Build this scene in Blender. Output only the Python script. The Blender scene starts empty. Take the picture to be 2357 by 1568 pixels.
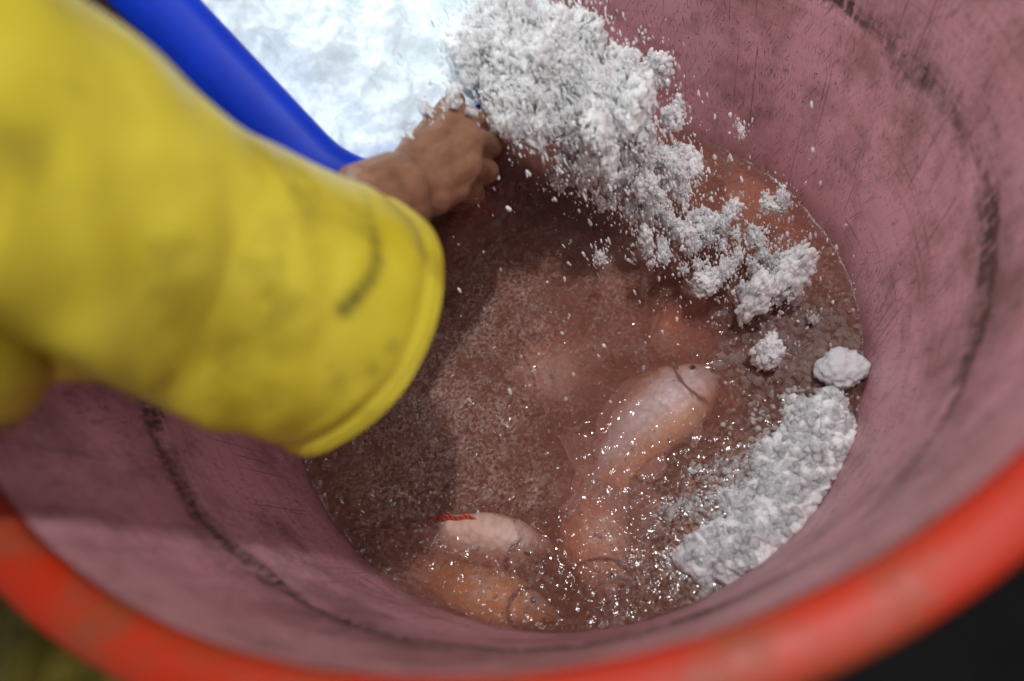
import bpy, bmesh, math, random
from mathutils import Vector, Matrix, noise

random.seed(7)
scene = bpy.context.scene
COL = scene.collection

# ------------------------------------------------------------------ camera
CAM_LOC = Vector((0.0, -0.3593, 0.6009))
CAM_ROT = Matrix(((0.95653885, 0.28352728, 0.06815949),
                  (-0.21086181, 0.83397258, -0.50992846),
                  (-0.20142178, 0.47339414, 0.85751225)))
FOCAL_PX = 1593.36 / 1.0607          # focal length in units of a 2357 px wide picture
cam_data = bpy.data.cameras.new('camera')
cam_data.sensor_width = 36.0
cam_data.lens = 36.0 * 1593.36 / 2500.0
cam_data.clip_start = 0.01
cam_data.clip_end = 50.0
cam_data.dof.use_dof = True
cam_data.dof.focus_distance = 0.645
cam_data.dof.aperture_fstop = 2.2
cam_data.dof.aperture_blades = 0
cam = bpy.data.objects.new('camera', cam_data)
cam.matrix_world = Matrix.Translation(CAM_LOC) @ CAM_ROT.to_4x4()
COL.objects.link(cam)
scene.camera = cam

# ------------------------------------------------------------------ world, lamps, exposure
world = bpy.data.worlds.new('World')
scene.world = world
world.use_nodes = True
bg = world.node_tree.nodes['Background']
bg.inputs['Color'].default_value = (0.93, 0.96, 1.0, 1)
bg.inputs['Strength'].default_value = 0.15


def area_lamp(name, loc, target, sx, sy, watts, color):
    ld = bpy.data.lights.new(name, 'AREA')
    ld.shape = 'RECTANGLE'
    ld.size, ld.size_y = sx, sy
    ld.energy = watts
    ld.color = color
    o = bpy.data.objects.new(name, ld)
    o.location = loc
    o.rotation_euler = (Vector(target) - Vector(loc)).to_track_quat('-Z', 'Y').to_euler()
    COL.objects.link(o)
    return o


area_lamp('overhead_lamp', (0.28, -0.20, 1.65), (0.0, -0.05, 0.0), 0.11, 0.05, 12.0, (0.97, 0.985, 1.0))
area_lamp('camera_side_fill', (0.50, -0.80, 1.40), (0.05, 0.05, 0.1), 0.45, 0.45, 5.5, (0.97, 0.985, 1.0))  # added soft fill behind the camera, lifts shaded water and ice
area_lamp('far_left_light', (-0.75, 1.0, 1.55), (0.05, 0.0, 0.1), 1.0, 1.0, 19.0, (0.96, 0.985, 1.0))  # broad soft light from an unseen source at the far left

vs = scene.view_settings
vs.view_transform = 'Standard'
vs.look = 'None'
vs.exposure = 0.3
vs.gamma = 1.0
vs.use_curve_mapping = False
scene.cycles.use_denoising = True
scene.cycles.max_bounces = 10
scene.cycles.diffuse_bounces = 7
scene.cycles.use_adaptive_sampling = True
scene.cycles.adaptive_threshold = 0.03
scene.cycles.adaptive_min_samples = 16
scene.cycles.transparent_max_bounces = 24
scene.cycles.volume_bounces = 2
scene.cycles.use_light_tree = True
scene.cycles.caustics_reflective = False
scene.cycles.caustics_refractive = False


def P(x, y, d):
    """a point at pixel (x, y) of the 2357x1568 view, d metres in front of the lens"""
    v = CAM_ROT @ Vector(((x - 1178.5) / FOCAL_PX, -(y - 784.0) / FOCAL_PX, -1.0))
    return CAM_LOC + v * d


def PZ(x, y, z):
    v = CAM_ROT @ Vector(((x - 1178.5) / FOCAL_PX, -(y - 784.0) / FOCAL_PX, -1.0))
    return CAM_LOC + v * ((z - CAM_LOC.z) / v.z)


# ------------------------------------------------------------------ helpers
def tag(o, label=None, cat=None, group=None, kind=None):
    if label: o['label'] = label
    if cat: o['category'] = cat
    if group: o['group'] = group
    if kind: o['kind'] = kind
    return o


def empty(name, loc=(0, 0, 0)):
    o = bpy.data.objects.new(name, None)
    o.location = loc
    o.empty_display_size = 0.02
    COL.objects.link(o)
    return o


def mesh_obj(name, verts, faces, mat, parent=None, smooth=True, uvs=None):
    me = bpy.data.meshes.new(name)
    me.from_pydata([tuple(v) for v in verts], [], faces)
    me.update()
    if smooth:
        me.polygons.foreach_set('use_smooth', [True] * len(me.polygons))
    if uvs is not None:
        lay = me.uv_layers.new(name='UVMap')
        for l in me.loops:
            lay.data[l.index].uv = uvs[l.vertex_index]
    me.materials.append(mat)
    o = bpy.data.objects.new(name, me)
    COL.objects.link(o)
    if parent is not None:
        o.parent = parent
        o.matrix_parent_inverse = Matrix.Translation(-parent.location)
    return o


def fbm(v, octaves=4):
    return noise.fractal(v, 1.0, 2.0, octaves)


class NT:
    """small node-tree builder"""
    def __init__(self, name):
        self.mat = bpy.data.materials.new(name)
        self.mat.use_nodes = True
        self.t = self.mat.node_tree
        self.t.nodes.clear()
        self.out = self.t.nodes.new('ShaderNodeOutputMaterial')

    def n(self, kind, **inputs):
        nd = self.t.nodes.new('ShaderNode' + kind)
        for k, v in inputs.items():
            k2 = k.replace('_', ' ')
            if hasattr(nd, k) and k not in ('color', 'normal', 'height', 'scale'):
                try:
                    setattr(nd, k, v)
                    continue
                except Exception:
                    pass
            for s in nd.inputs:
                if s.name.lower() == k2.lower():
                    self.set(s, v)
                    break
            else:
                raise KeyError(kind + ' ' + k)
        return nd

    def set(self, sock, v):
        if isinstance(v, bpy.types.NodeSocket):
            self.t.links.new(v, sock)
        elif isinstance(v, bpy.types.Node):
            self.t.links.new(v.outputs[0], sock)
        else:
            if hasattr(sock.default_value, '__len__') and len(sock.default_value) == 4 and len(v) == 3:
                v = (*v, 1)
            sock.default_value = v

    def coord(self, which='Object'):
        return self.n('TexCoord').outputs[which]

    def mapping(self, vec, scale=(1, 1, 1), rot=(0, 0, 0), loc=(0, 0, 0)):
        m = self.n('Mapping')
        self.set(m.inputs['Vector'], vec)
        m.inputs['Scale'].default_value = scale
        m.inputs['Rotation'].default_value = rot
        m.inputs['Location'].default_value = loc
        return m.outputs[0]

    def noise(self, vec, scale, detail=4, rough=0.55, dist=0.0):
        nd = self.n('TexNoise')
        self.set(nd.inputs['Vector'], vec)
        nd.inputs['Scale'].default_value = scale
        nd.inputs['Detail'].default_value = detail
        nd.inputs['Roughness'].default_value = rough
        nd.inputs['Distortion'].default_value = dist
        return nd.outputs[0]

    def ramp(self, fac, *stops):
        nd = self.n('ValToRGB')
        self.set(nd.inputs[0], fac)
        el = nd.color_ramp.elements
        while len(el) < len(stops):
            el.new(0.5)
        for e, (p, c) in zip(el, stops):
            e.position = p
            e.color = (c, c, c, 1) if not hasattr(c, '__len__') else (*c, 1)
        return nd.outputs[0]

    def math(self, op, a, b=0.0, clamp=False):
        nd = self.n('Math')
        nd.operation = op
        nd.use_clamp = clamp
        self.set(nd.inputs[0], a)
        self.set(nd.inputs[1], b)
        return nd.outputs[0]

    def mix(self, fac, a, b, blend='MIX'):
        nd = self.n('Mix')
        nd.data_type = 'RGBA'
        nd.blend_type = blend
        self.set(nd.inputs[0], fac)
        self.set(nd.inputs[6], a)
        self.set(nd.inputs[7], b)
        return nd.outputs[2]

    def bump(self, h, strength=0.5, dist=0.001, normal=None):
        nd = self.n('Bump')
        self.set(nd.inputs['Height'], h)
        nd.inputs['Strength'].default_value = strength
        nd.inputs['Distance'].default_value = dist
        if normal is not None:
            self.set(nd.inputs['Normal'], normal)
        return nd.outputs[0]

    def principled(self, **kw):
        nd = self.n('BsdfPrincipled')
        for k, v in kw.items():
            self.set(nd.inputs[k.replace('_', ' ')], v)
        return nd

    def mixsh(self, fac, a, b):
        nd = self.n('MixShader')
        self.set(nd.inputs[0], fac)
        self.set(nd.inputs[1], a)
        self.set(nd.inputs[2], b)
        return nd.outputs[0]

    def done(self, surf, vol=None):
        self.set(self.out.inputs['Surface'], surf)
        if vol is not None:
            self.set(self.out.inputs['Volume'], vol)
        return self.mat


# ------------------------------------------------------------------ materials
def mat_barrel_inner():
    b = NT('pink_plastic')
    uv = b.coord('UV')                      # u: metres round the wall, v: height in metres
    sep = b.n('SeparateXYZ'); b.set(sep.inputs[0], uv)
    obj = b.coord('Object')
    big = b.noise(obj, 9, 4)
    base = b.mix(b.ramp(big, (0.3, 0.0), (0.7, 1.0)), (0.61, 0.275, 0.315), (0.66, 0.355, 0.405))
    # brown film
    film = b.ramp(b.noise(obj, 13, 7, 0.72), (0.46, 0.0), (0.64, 1.0))
    base = b.mix(b.math('MULTIPLY', film, 0.62), base, (0.20, 0.09, 0.07))
    # short scuffs that run down the wall, a little slanted
    warp = b.mapping(uv, rot=(0, 0, 0.22))
    s1 = b.ramp(b.noise(b.mapping(warp, (620, 75, 1)), 1.0, 3, 0.6), (0.575, 0.0), (0.65, 1.0))
    reg = b.ramp(b.noise(uv, 14, 3), (0.40, 0.15), (0.62, 1.0))
    base = b.mix(b.math('MULTIPLY', b.math('MULTIPLY', s1, reg), 0.85), base, (0.075, 0.035, 0.025))
    warp2 = b.mapping(uv, rot=(0, 0, -0.42), loc=(3, 1, 0))
    s2 = b.ramp(b.noise(b.mapping(warp2, (900, 32, 1)), 1.0, 2, 0.5), (0.635, 0.0), (0.70, 1.0))
    base = b.mix(b.math('MULTIPLY', s2, 0.75), base, (0.06, 0.03, 0.025))
    # long thin scratches
    warp3 = b.mapping(uv, rot=(0, 0, 0.12), loc=(7, 2, 0))
    s3 = b.ramp(b.noise(b.mapping(warp3, (420, 6, 1)), 1.0, 1, 0.4), (0.69, 0.0), (0.715, 1.0))
    base = b.mix(b.math('MULTIPLY', s3, 0.6), base, (0.05, 0.025, 0.02))
    # specks
    sp = b.ramp(b.noise(obj, 330, 2, 0.5), (0.665, 0.0), (0.72, 1.0))
    base = b.mix(b.math('MULTIPLY', sp, 0.8), base, (0.045, 0.025, 0.02))
    # greasy tide ring 0.2 m above the water, ragged
    wob = b.math('MULTIPLY', b.math('SUBTRACT', b.noise(b.mapping(uv, (14, 40, 1)), 1.0, 6, 0.75), 0.5), 0.065)
    dz = b.math('ABSOLUTE', b.math('SUBTRACT', b.math('ADD', sep.outputs[1], wob), 0.203))
    tail = b.math('ABSOLUTE', b.math('SUBTRACT', b.math('ADD', sep.outputs[1], wob), 0.214))
    core = b.ramp(dz, (0.0, 1.0), (0.011, 0.0))
    halo = b.ramp(tail, (0.0, 1.0), (0.045, 0.0))
    grain = b.ramp(b.noise(b.mapping(warp, (260, 60, 1)), 1.0, 5, 0.7), (0.30, 0.0), (0.52, 1.0))
    amount = b.ramp(b.noise(b.mapping(uv, (6, 6, 1), loc=(1.7, 0.0, 0)), 1.0, 3, 0.6), (0.38, 0.3), (0.58, 1.0))
    ring = b.math('MULTIPLY', b.math('ADD', b.math('MULTIPLY', core, 0.95), b.math('MULTIPLY', halo, 0.42)),
                  b.math('MULTIPLY', grain, amount), True)
    base = b.mix(b.math('MULTIPLY', ring, 0.95), base, (0.050, 0.026, 0.018))
    # dark streaks that follow the wall round, between ring and water
    s4 = b.ramp(b.noise(b.mapping(uv, (7, 260, 1), rot=(0, 0, 0.03)), 1.0, 4, 0.6), (0.56, 0.0), (0.68, 1.0))
    low = b.ramp(sep.outputs[1], (0.02, 1.0), (0.20, 0.55))
    side = b.ramp(b.noise(b.mapping(uv, (2.6, 4, 1), loc=(0.35, 0, 0)), 1.0, 1), (0.45, 0.0), (0.60, 1.0))
    base = b.mix(b.math('MULTIPLY', b.math('MULTIPLY', s4, low), b.math('MULTIPLY', side, 0.62)), base, (0.10, 0.06, 0.06))
    # blood-brown stain just above the waterline
    wet = b.ramp(b.math('ADD', sep.outputs[1], b.math('MULTIPLY', b.noise(obj, 24, 3), 0.03)), (0.012, 1.0), (0.040, 0.0))
    base = b.mix(b.math('MULTIPLY', wet, 0.45), base, (0.19, 0.065, 0.055))
    rough = b.ramp(b.noise(obj, 22, 4), (0.3, 0.34), (0.7, 0.55))
    h = b.math('ADD', b.math('MULTIPLY', s1, -0.4), b.noise(b.mapping(uv, (300, 60, 1)), 1.0, 3))
    p = b.principled(Base_Color=base, Roughness=rough, Normal=b.bump(h, 0.25, 0.0006))
    p.inputs['Specular IOR Level'].default_value = 0.35
    return b.done(p)


def mat_orange():
    b = NT('orange_plastic')
    obj = b.coord('Object')
    base = b.mix(b.noise(obj, 8, 3), (0.31, 0.013, 0.003), (0.40, 0.024, 0.004))
    d = b.ramp(b.noise(b.mapping(obj, (1, 1, 1)), 17, 6, 0.65), (0.46, 0.0), (0.62, 1.0))
    base = b.mix(b.math('MULTIPLY', d, 0.75), base, (0.17, 0.05, 0.022))
    w = b.ramp(b.noise(b.mapping(obj, loc=(2, 5, 1)), 11, 3), (0.69, 0.0), (0.76, 1.0))
    base = b.mix(b.math('MULTIPLY', w, 0.45), base, (0.62, 0.42, 0.36))
    sc = b.noise(obj, 160, 4, 0.7)
    p = b.principled(Base_Color=base, Roughness=b.ramp(sc, (0.3, 0.38), (0.7, 0.6)), Normal=b.bump(sc, 0.25, 0.0008))
    p.inputs['Specular IOR Level'].default_value = 0.3
    return b.done(p)


def mat_pvc():
    b = NT('yellow_rubberised_cloth')
    obj = b.coord('Object')
    base = b.mix(b.ramp(b.noise(obj, 13, 4), (0.3, 0.0), (0.7, 1.0)), (0.44, 0.335, 0.010), (0.60, 0.49, 0.045))
    g = b.ramp(b.noise(b.mapping(obj, (1, 1, 1), loc=(4, 2, 7)), 21, 5, 0.6), (0.50, 0.0), (0.70, 1.0))
    base = b.mix(b.math('MULTIPLY', g, 0.75), base, (0.22, 0.155, 0.016))
    # soot mark, a crooked streak beside the hem: lives on the stain attribute of the cloth
    at = b.n('Attribute'); at.attribute_name = 'stain'
    st = b.math('MULTIPLY', at.outputs['Fac'], b.ramp(b.noise(obj, 45, 4, 0.6), (0.30, 0.6), (0.52, 1.0)), True)
    base = b.mix(b.math('MULTIPLY', st, 0.85), base, (0.07, 0.05, 0.012))
    fine = b.noise(obj, 420, 3, 0.6)
    p = b.principled(Base_Color=base, Roughness=0.37, Normal=b.bump(fine, 0.15, 0.0006))
    p.inputs['Specular IOR Level'].default_value = 0.45
    return b.done(p)


def mat_plain(name, color, rough, scale=30, var=0.25, bump=0.2, spec=0.5):
    b = NT(name)
    obj = b.coord('Object')
    n1 = b.noise(obj, scale, 5, 0.6)
    dark = tuple(c * (1 - var) for c in color)
    lite = tuple(min(1, c * (1 + var)) for c in color)
    p = b.principled(Base_Color=b.mix(b.ramp(n1, (0.3, 0.0), (0.7, 1.0)), dark, lite), Roughness=rough,
                     Normal=b.bump(b.noise(obj, scale * 8, 4), bump, 0.001))
    p.inputs['Specular IOR Level'].default_value = spec
    return b.done(p)


def mat_skin():
    b = NT('brown_skin')
    obj = b.coord('Object')
    base = b.mix(b.ramp(b.noise(obj, 45, 4), (0.3, 0.0), (0.7, 1.0)), (0.15, 0.062, 0.030), (0.23, 0.105, 0.058))
    dirt = b.ramp(b.noise(obj, 70, 4, 0.6), (0.56, 0.0), (0.72, 1.0))
    base = b.mix(b.math('MULTIPLY', dirt, 0.55), base, (0.07, 0.035, 0.02))
    w = b.n('TexVoronoi'); b.set(w.inputs['Vector'], obj); w.inputs['Scale'].default_value = 420
    p = b.principled(Base_Color=base, Roughness=0.42, Subsurface_Weight=0.12, Subsurface_Radius=(0.012, 0.005, 0.003),
                     Subsurface_Scale=0.5, Normal=b.bump(w.outputs[0], 0.18, 0.0008))
    return b.done(p)


def mat_snow(name='packed_ice', col=(0.74, 0.83, 0.875), clear=0.0, sss=0.75, patchy=0.0, relief=0.45, rad=0.8, nscale=95):
    b = NT(name)
    obj = b.coord('Object')
    n1 = b.noise(obj, 150, 4, 0.7)
    base = b.mix(n1, tuple(c * 0.93 for c in col), tuple(min(1, c * 1.05) for c in col))
    v = b.n('TexVoronoi'); b.set(v.inputs['Vector'], obj); v.inputs['Scale'].default_value = 230
    if patchy > 0:
        v2 = b.n('TexVoronoi'); b.set(v2.inputs['Vector'], obj); v2.inputs['Scale'].default_value = 170
        hs = b.n('SeparateColor'); b.set(hs.inputs[0], v2.outputs['Color'])
        m2 = b.ramp(b.noise(obj, 28, 3), (0.38, 1.0), (0.62, 0.35))
        base = b.mix(b.math('MULTIPLY', b.math('MULTIPLY', hs.outputs[0], m2), patchy), base, (0.20, 0.165, 0.165))
    h = b.math('ADD', b.math('MULTIPLY', v.outputs[0], 0.8), n1)
    p = b.principled(Base_Color=base, Roughness=b.ramp(n1, (0.35, 0.14), (0.7, 0.5)), IOR=1.31,
                     Subsurface_Weight=sss, Subsurface_Radius=(0.012, 0.013, 0.014), Subsurface_Scale=rad,
                     Normal=b.bump(h, relief, 0.0015))
    if clear <= 0:
        return b.done(p)
    # clear, half-melted spots
    tr = b.n('BsdfTransparent'); tr.inputs[0].default_value = (0.96, 0.95, 0.95, 1)
    fac = b.math('MULTIPLY', b.ramp(b.noise(obj, nscale, 3, 0.6), (0.40, 0.45), (0.60, 1.0)), clear, True)
    return b.done(b.mixsh(fac, p, tr))


def mat_grain(name, col=(0.82, 0.86, 0.88), clear=0.45, gloss=True):
    """a crushed-ice grain: part milky, part clear, wet"""
    b = NT(name)
    oi = b.n('NewGeometry')
    var = oi.outputs['Random Per Island']
    dif = b.n('BsdfDiffuse'); dif.inputs[0].default_value = (*col, 1)
    trl = b.n('BsdfTranslucent'); trl.inputs[0].default_value = (*col, 1)
    body = b.mixsh(0.45, dif, trl)
    tr = b.n('BsdfTransparent'); tr.inputs[0].default_value = (0.97, 0.96, 0.96, 1)
    fac = b.math('ADD', b.math('MULTIPLY', var, 0.5), clear - 0.25, True)
    body = b.mixsh(fac, body, tr)
    if not gloss:
        return b.done(body)
    gl = b.n('BsdfGlossy'); gl.inputs['Roughness'].default_value = 0.2
    fr = b.n('Fresnel'); fr.inputs[0].default_value = 1.31
    return b.done(b.mixsh(fr, body, gl))


def mat_fish(name, back, flank, belly):
    b = NT(name)
    g = b.coord('Object')
    sep = b.n('SeparateXYZ'); b.set(sep.inputs[0], g)
    n1 = b.noise(g, 40, 5, 0.6)
    yy = b.math('ADD', sep.outputs[1], b.math('MULTIPLY', b.math('SUBTRACT', n1, 0.5), 0.03))
    c = b.mix(b.ramp(b.math('ADD', b.math('MULTIPLY', yy, 14), 0.5), (0.15, 0.0), (0.42, 1.0)), belly, flank)
    c = b.mix(b.ramp(b.math('ADD', b.math('MULTIPLY', yy, 14), 0.5), (0.62, 0.0), (0.95, 1.0)), c, back)
    pale = b.ramp(b.noise(b.mapping(g, loc=(3, 1, 2)), 26, 3), (0.50, 0.0), (0.68, 1.0))
    c = b.mix(b.math('MULTIPLY', pale, 0.6), c, (0.72, 0.58, 0.52))
    grey = b.ramp(b.noise(b.mapping(g, loc=(7, 4, 2)), 32, 4), (0.52, 0.0), (0.70, 1.0))
    c = b.mix(b.math('MULTIPLY', grey, 0.28), c, (0.26, 0.22, 0.25))
    v = b.n('TexVoronoi'); b.set(v.inputs['Vector'], b.mapping(g, (150, 190, 60))); v.inputs['Scale'].default_value = 1.0
    c = b.mix(b.math('MULTIPLY', b.ramp(v.outputs[0], (0.35, 0.0), (0.8, 1.0)), 0.25), c, (0.20, 0.11, 0.10))
    ga = b.n('Attribute'); ga.attribute_name = 'gill'
    c = b.mix(b.math('MULTIPLY', ga.outputs['Fac'], 0.85), c, (0.16, 0.045, 0.04))
    p = b.principled(Base_Color=c, Roughness=0.45, Normal=b.bump(v.outputs[0], 0.6, 0.001))
    p.inputs['Specular IOR Level'].default_value = 0.15
    return b.done(p)


def mat_fin(name, root, edge):
    b = NT(name)
    uv = b.coord('UV')
    sep = b.n('SeparateXYZ'); b.set(sep.inputs[0], uv)
    w = b.math('SINE', b.math('MULTIPLY', sep.outputs[0], 95.0))
    ray = b.ramp(b.math('ADD', b.math('MULTIPLY', w, 0.5), 0.5), (0.3, 0.0), (0.8, 1.0))
    c = b.mix(sep.outputs[1], root, edge)
    c = b.mix(b.math('MULTIPLY', ray, 0.28), c, (0.66, 0.42, 0.34))
    p = b.principled(Base_Color=c, Roughness=0.25, Normal=b.bump(ray, 0.5, 0.001))
    trl = b.n('BsdfTranslucent'); b.set(trl.inputs[0], c)
    return b.done(b.mixsh(0.25, p, trl))


def mat_water():
    b = NT('bloody_melt_water')
    obj = b.coord('Object')
    at = b.n('Attribute'); at.attribute_name = 'slush'
    slush = at.outputs['Fac']
    cm = b.n('Attribute'); cm.attribute_name = 'ripple'
    rip = cm.outputs['Fac']
    n_fine = b.noise(obj, 260, 1, 0.5)
    n_mid = b.noise(obj, 120, 1, 0.5, 0.5)
    n_big = b.noise(obj, 55, 1, 0.5, 0.6)
    h = b.math('ADD', b.math('MULTIPLY', n_mid, b.math('ADD', b.math('MULTIPLY', rip, 0.55), 0.35)),
               b.math('MULTIPLY', n_fine, b.math('ADD', b.math('MULTIPLY', slush, 0.10), 0.10)))
    h = b.math('ADD', h, b.math('MULTIPLY', n_big, b.math('ADD', b.math('MULTIPLY', rip, 0.8), 0.25)))
    nor = b.bump(h, 1.0, 0.0030)
    fr = b.n('Fresnel'); fr.inputs[0].default_value = 1.36; b.set(fr.inputs['Normal'], nor)
    gl = b.n('BsdfGlossy'); gl.inputs['Roughness'].default_value = 0.11; b.set(gl.inputs['Normal'], nor)
    tr = b.n('BsdfTransparent'); tr.inputs[0].default_value = (1.0, 0.985, 0.98, 1)
    # fine frazil ice hanging in the surface skin
    fr1 = b.ramp(b.noise(obj, 240, 6, 0.75), (0.40, 0.0), (0.68, 1.0))
    fr2 = b.ramp(b.noise(obj, 70, 4, 0.6), (0.32, 0.25), (0.7, 1.0))
    fac = b.math('MULTIPLY', b.math('MULTIPLY', fr1, fr2), b.math('ADD', b.math('MULTIPLY', slush, 0.95), 0.15), True)
    dif = b.n('BsdfDiffuse'); dif.inputs[0].default_value = (0.55, 0.36, 0.30, 1)
    body = b.mixsh(fac, tr, dif)
    surf = b.mixsh(fr, body, gl)
    sc = b.n('VolumeScatter'); sc.inputs['Color'].default_value = (0.78, 0.335, 0.235, 1)
    sc.inputs['Density'].default_value = 42.0
    sc.inputs['Anisotropy'].default_value = 0.1
    ab = b.n('VolumeAbsorption'); ab.inputs['Color'].default_value = (0.70, 0.30, 0.21, 1)
    ab.inputs['Density'].default_value = 35.0
    add = b.n('AddShader'); b.set(add.inputs[0], sc); b.set(add.inputs[1], ab)
    m = b.done(surf, add.outputs[0])
    return m


M = dict(
    pink=mat_barrel_inner(), orange=mat_orange(), pvc=mat_pvc(),
    blue=mat_plain('blue_plastic', (0.0008, 0.026, 0.40), 0.5, 24, 0.18, 0.08, 0.2),
    skin=mat_skin(), snow=mat_snow(), clump=mat_snow('falling_ice', (0.95, 0.98, 1.0), 0.18, 1.0, 0.0, 0.35, 0.7, 2.2),
    crumb=mat_snow('ice_chip', (0.97, 0.99, 1.0), 0.16, 0.6, 0.0, 0.2, 0.35, 300),
    lump=mat_snow('ice_lump', (0.88, 0.885, 0.90), 0.10, 0.9, 0.25, 0.6, 0.5, 120),
    wetice=mat_snow('wet_ice', (0.88, 0.885, 0.90), 0.0, 1.0, 0.22, 0.6),
    grain=mat_grain('crushed_ice_grain', (0.93, 0.955, 0.975), 0.12), grain_clear=mat_grain('clear_ice_grain', (0.96, 0.96, 0.965), 0.42),
    slush=mat_grain('slush_grain', (0.56, 0.42, 0.38), 0.66, False),
    floor=mat_plain('near_black_floor', (0.005, 0.004, 0.004), 0.7, 9, 0.4, 0.5, 0.15),  # floor colour taken near black to stand in for missing light
    trousers=mat_plain('dirty_yellow_oilskin', (0.11, 0.085, 0.012), 0.5, 18, 0.5, 0.3),
    boot=mat_plain('blue_rubber', (0.03, 0.09, 0.20), 0.45, 20, 0.3, 0.2),
    fish_pink=mat_fish('pink_fish_skin', (0.50, 0.27, 0.22), (0.60, 0.43, 0.42), (0.58, 0.28, 0.17)),
    fish_pale=mat_fish('pale_fish_skin', (0.60, 0.37, 0.30), (0.58, 0.34, 0.27), (0.58, 0.27, 0.17)),
    fish_salmon=mat_fish('salmon_fish_skin', (0.56, 0.30, 0.22), (0.60, 0.27, 0.18), (0.60, 0.24, 0.14)),
    fish_orange=mat_fish('orange_fish_skin', (0.58, 0.22, 0.08), (0.60, 0.25, 0.11), (0.62, 0.31, 0.16)),
    fish_red=mat_fish('red_fish_skin', (0.58, 0.10, 0.05), (0.55, 0.18, 0.11), (0.60, 0.30, 0.20)),
    fin_pink=mat_fin('pink_fin', (0.55, 0.30, 0.24), (0.62, 0.34, 0.32)),
    fin_red=mat_fin('red_fin', (0.52, 0.10, 0.06), (0.62, 0.05, 0.035)),
    iris=mat_plain('fish_iris', (0.34, 0.24, 0.22), 0.3, 200, 0.2, 0.0),
    eye=mat_plain('fish_eye', (0.004, 0.003, 0.003), 0.08, 20, 0.1, 0.0),
    water=mat_water(),
)

# ------------------------------------------------------------------ setting: floor
FLOOR_Z = -0.47
me = bpy.data.meshes.new('floor')
bm = bmesh.new()
bmesh.ops.create_grid(bm, x_segments=40, y_segments=40, size=4.0)
for v in bm.verts:
    v.co.z = FLOOR_Z + 0.004 * fbm(v.co * 3.0)
bm.to_mesh(me); bm.free()
me.materials.append(M['floor'])
tag(COL.objects.link(bpy.data.objects.new('floor', me)) or bpy.data.objects['floor'], kind='structure')


# ------------------------------------------------------------------ the barrel
def wall_r(z):
    r = 0.300 + 0.1208 * z
    r += 0.0022 / (1 + math.exp(-(z - 0.2) / 0.0022))          # the wall steps out at the nesting ring
    return r


def revolve(name, prof, mat, parent, seg=256, wob=0.0):
    verts, faces, uvs = [], [], []
    n = len(prof)
    for i in range(seg + 1):
        a = 2 * math.pi * i / seg
        for (r, z) in prof:
            rr = r + wob * noise.noise(Vector((math.cos(a) * 2, math.sin(a) * 2, z * 4)))
            verts.append((rr * math.cos(a), rr * math.sin(a), z))
            uvs.append((a * 0.32, z))
    for i in range(seg):
        for j in range(n - 1):
            faces.append((i * n + j, (i + 1) * n + j, (i + 1) * n + j + 1, i * n + j + 1))
    return mesh_obj(name, verts, faces, mat, parent, True, uvs)


barrel = empty('barrel', (0, 0, FLOOR_Z + 0.01))
tag(barrel, 'large round plastic barrel, scratched pink inside, with a thick orange rim', 'barrel')
prof = [(0.004, -0.45), (wall_r(-0.45), -0.45)] + [(wall_r(-0.44 + k * 0.79 / 160), -0.44 + k * 0.79 / 160) for k in range(161)]
revolve('inner_wall', prof, M['pink'], barrel, 256, 0.0012)
rim_prof = [(wall_r(0.350) - 0.0004, 0.3495)]
for k in range(0, 11):
    a = math.pi * (1 - k / 10)
    rim_prof.append((0.3555 + 0.0118 * math.cos(a), 0.3545 + 0.0075 * math.sin(a) ** 0.8))
rim_prof += [(0.3685, 0.345), (0.3690, 0.334), (0.3660, 0.328), (0.3560, 0.327)]
revolve('rim', rim_prof, M['orange'], barrel, 256, 0.0008)
revolve('outer_wall', [(wall_r(z) + 0.009, z) for z in (0.3275, 0.25, 0.203, 0.197, 0.1, 0, -0.1, -0.3, -0.45)] + [(0.004, -0.459)],
        M['orange'], barrel, 160, 0.0008)

# ------------------------------------------------------------------ slushy water
SLUSH = []   # (x, y, radius, strength) floating frazil patches
for (px, py, r, s) in ((1040, 1010, .040, 1.0), (930, 940, .050, .55), (1090, 760, .05, .55), (1280, 790, .06, .35), (1110, 690, .05, .35),
                       (1000, 850, .07, .5), (1150, 1000, .07, .4), (880, 1100, .06, .5), (1200, 620, .08, .35), (850, 1290, .035, .5), (1170, 1330, .035, .5), (1430, 600, .06, .4), (1130, 1130, .02, .8), (960, 1160, .018, .7),
                       (1760, 1030, .025, .8), (1710, 1110, .025, .9), (1650, 1190, .028, .9), (1600, 1240, .05, .8), (1560, 1330, .05, .7), (1780, 830, .045, .75), (1900, 720, .04, .45), (1860, 600, .04, .4), (1240, 1120, .016, .7),
                       (1560, 1390, .05, .45), (1650, 1060, .04, .25), (1180, 420, .05, .3), (1680, 380, .04, .3), (1010, 1230, .02, .5)):
    q = PZ(px, py, 0)
    SLUSH.append((q.x, q.y, r, s))
RIPPLE = []
for (px, py, r, s) in ((1330, 1290, .035, 1.0), (1400, 1200, .03, .8), (960, 1230, .03, .65), (880, 1060, .02, .8), (1440, 1400, .04, .6),
                       (1500, 1130, .035, .5), (1660, 420, .03, .45), (1200, 1400, .06, .42), (1050, 1300, .05, .42), (950, 1080, .05, .35),
                       (1290, 1230, .02, .8), (870, 1210, .03, .6), (1060, 600, .05, .3), (1150, 870, .06, .28)):
    q = PZ(px, py, 0)
    RIPPLE.append((q.x, q.y, r, s))


def field(fl, x, y):
    t = 0.0
    for (a, b_, r, s) in fl:
        d2 = ((x - a) ** 2 + (y - b_) ** 2) / (r * r)
        if d2 < 6:
            t += s * math.exp(-d2)
    return t


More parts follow.
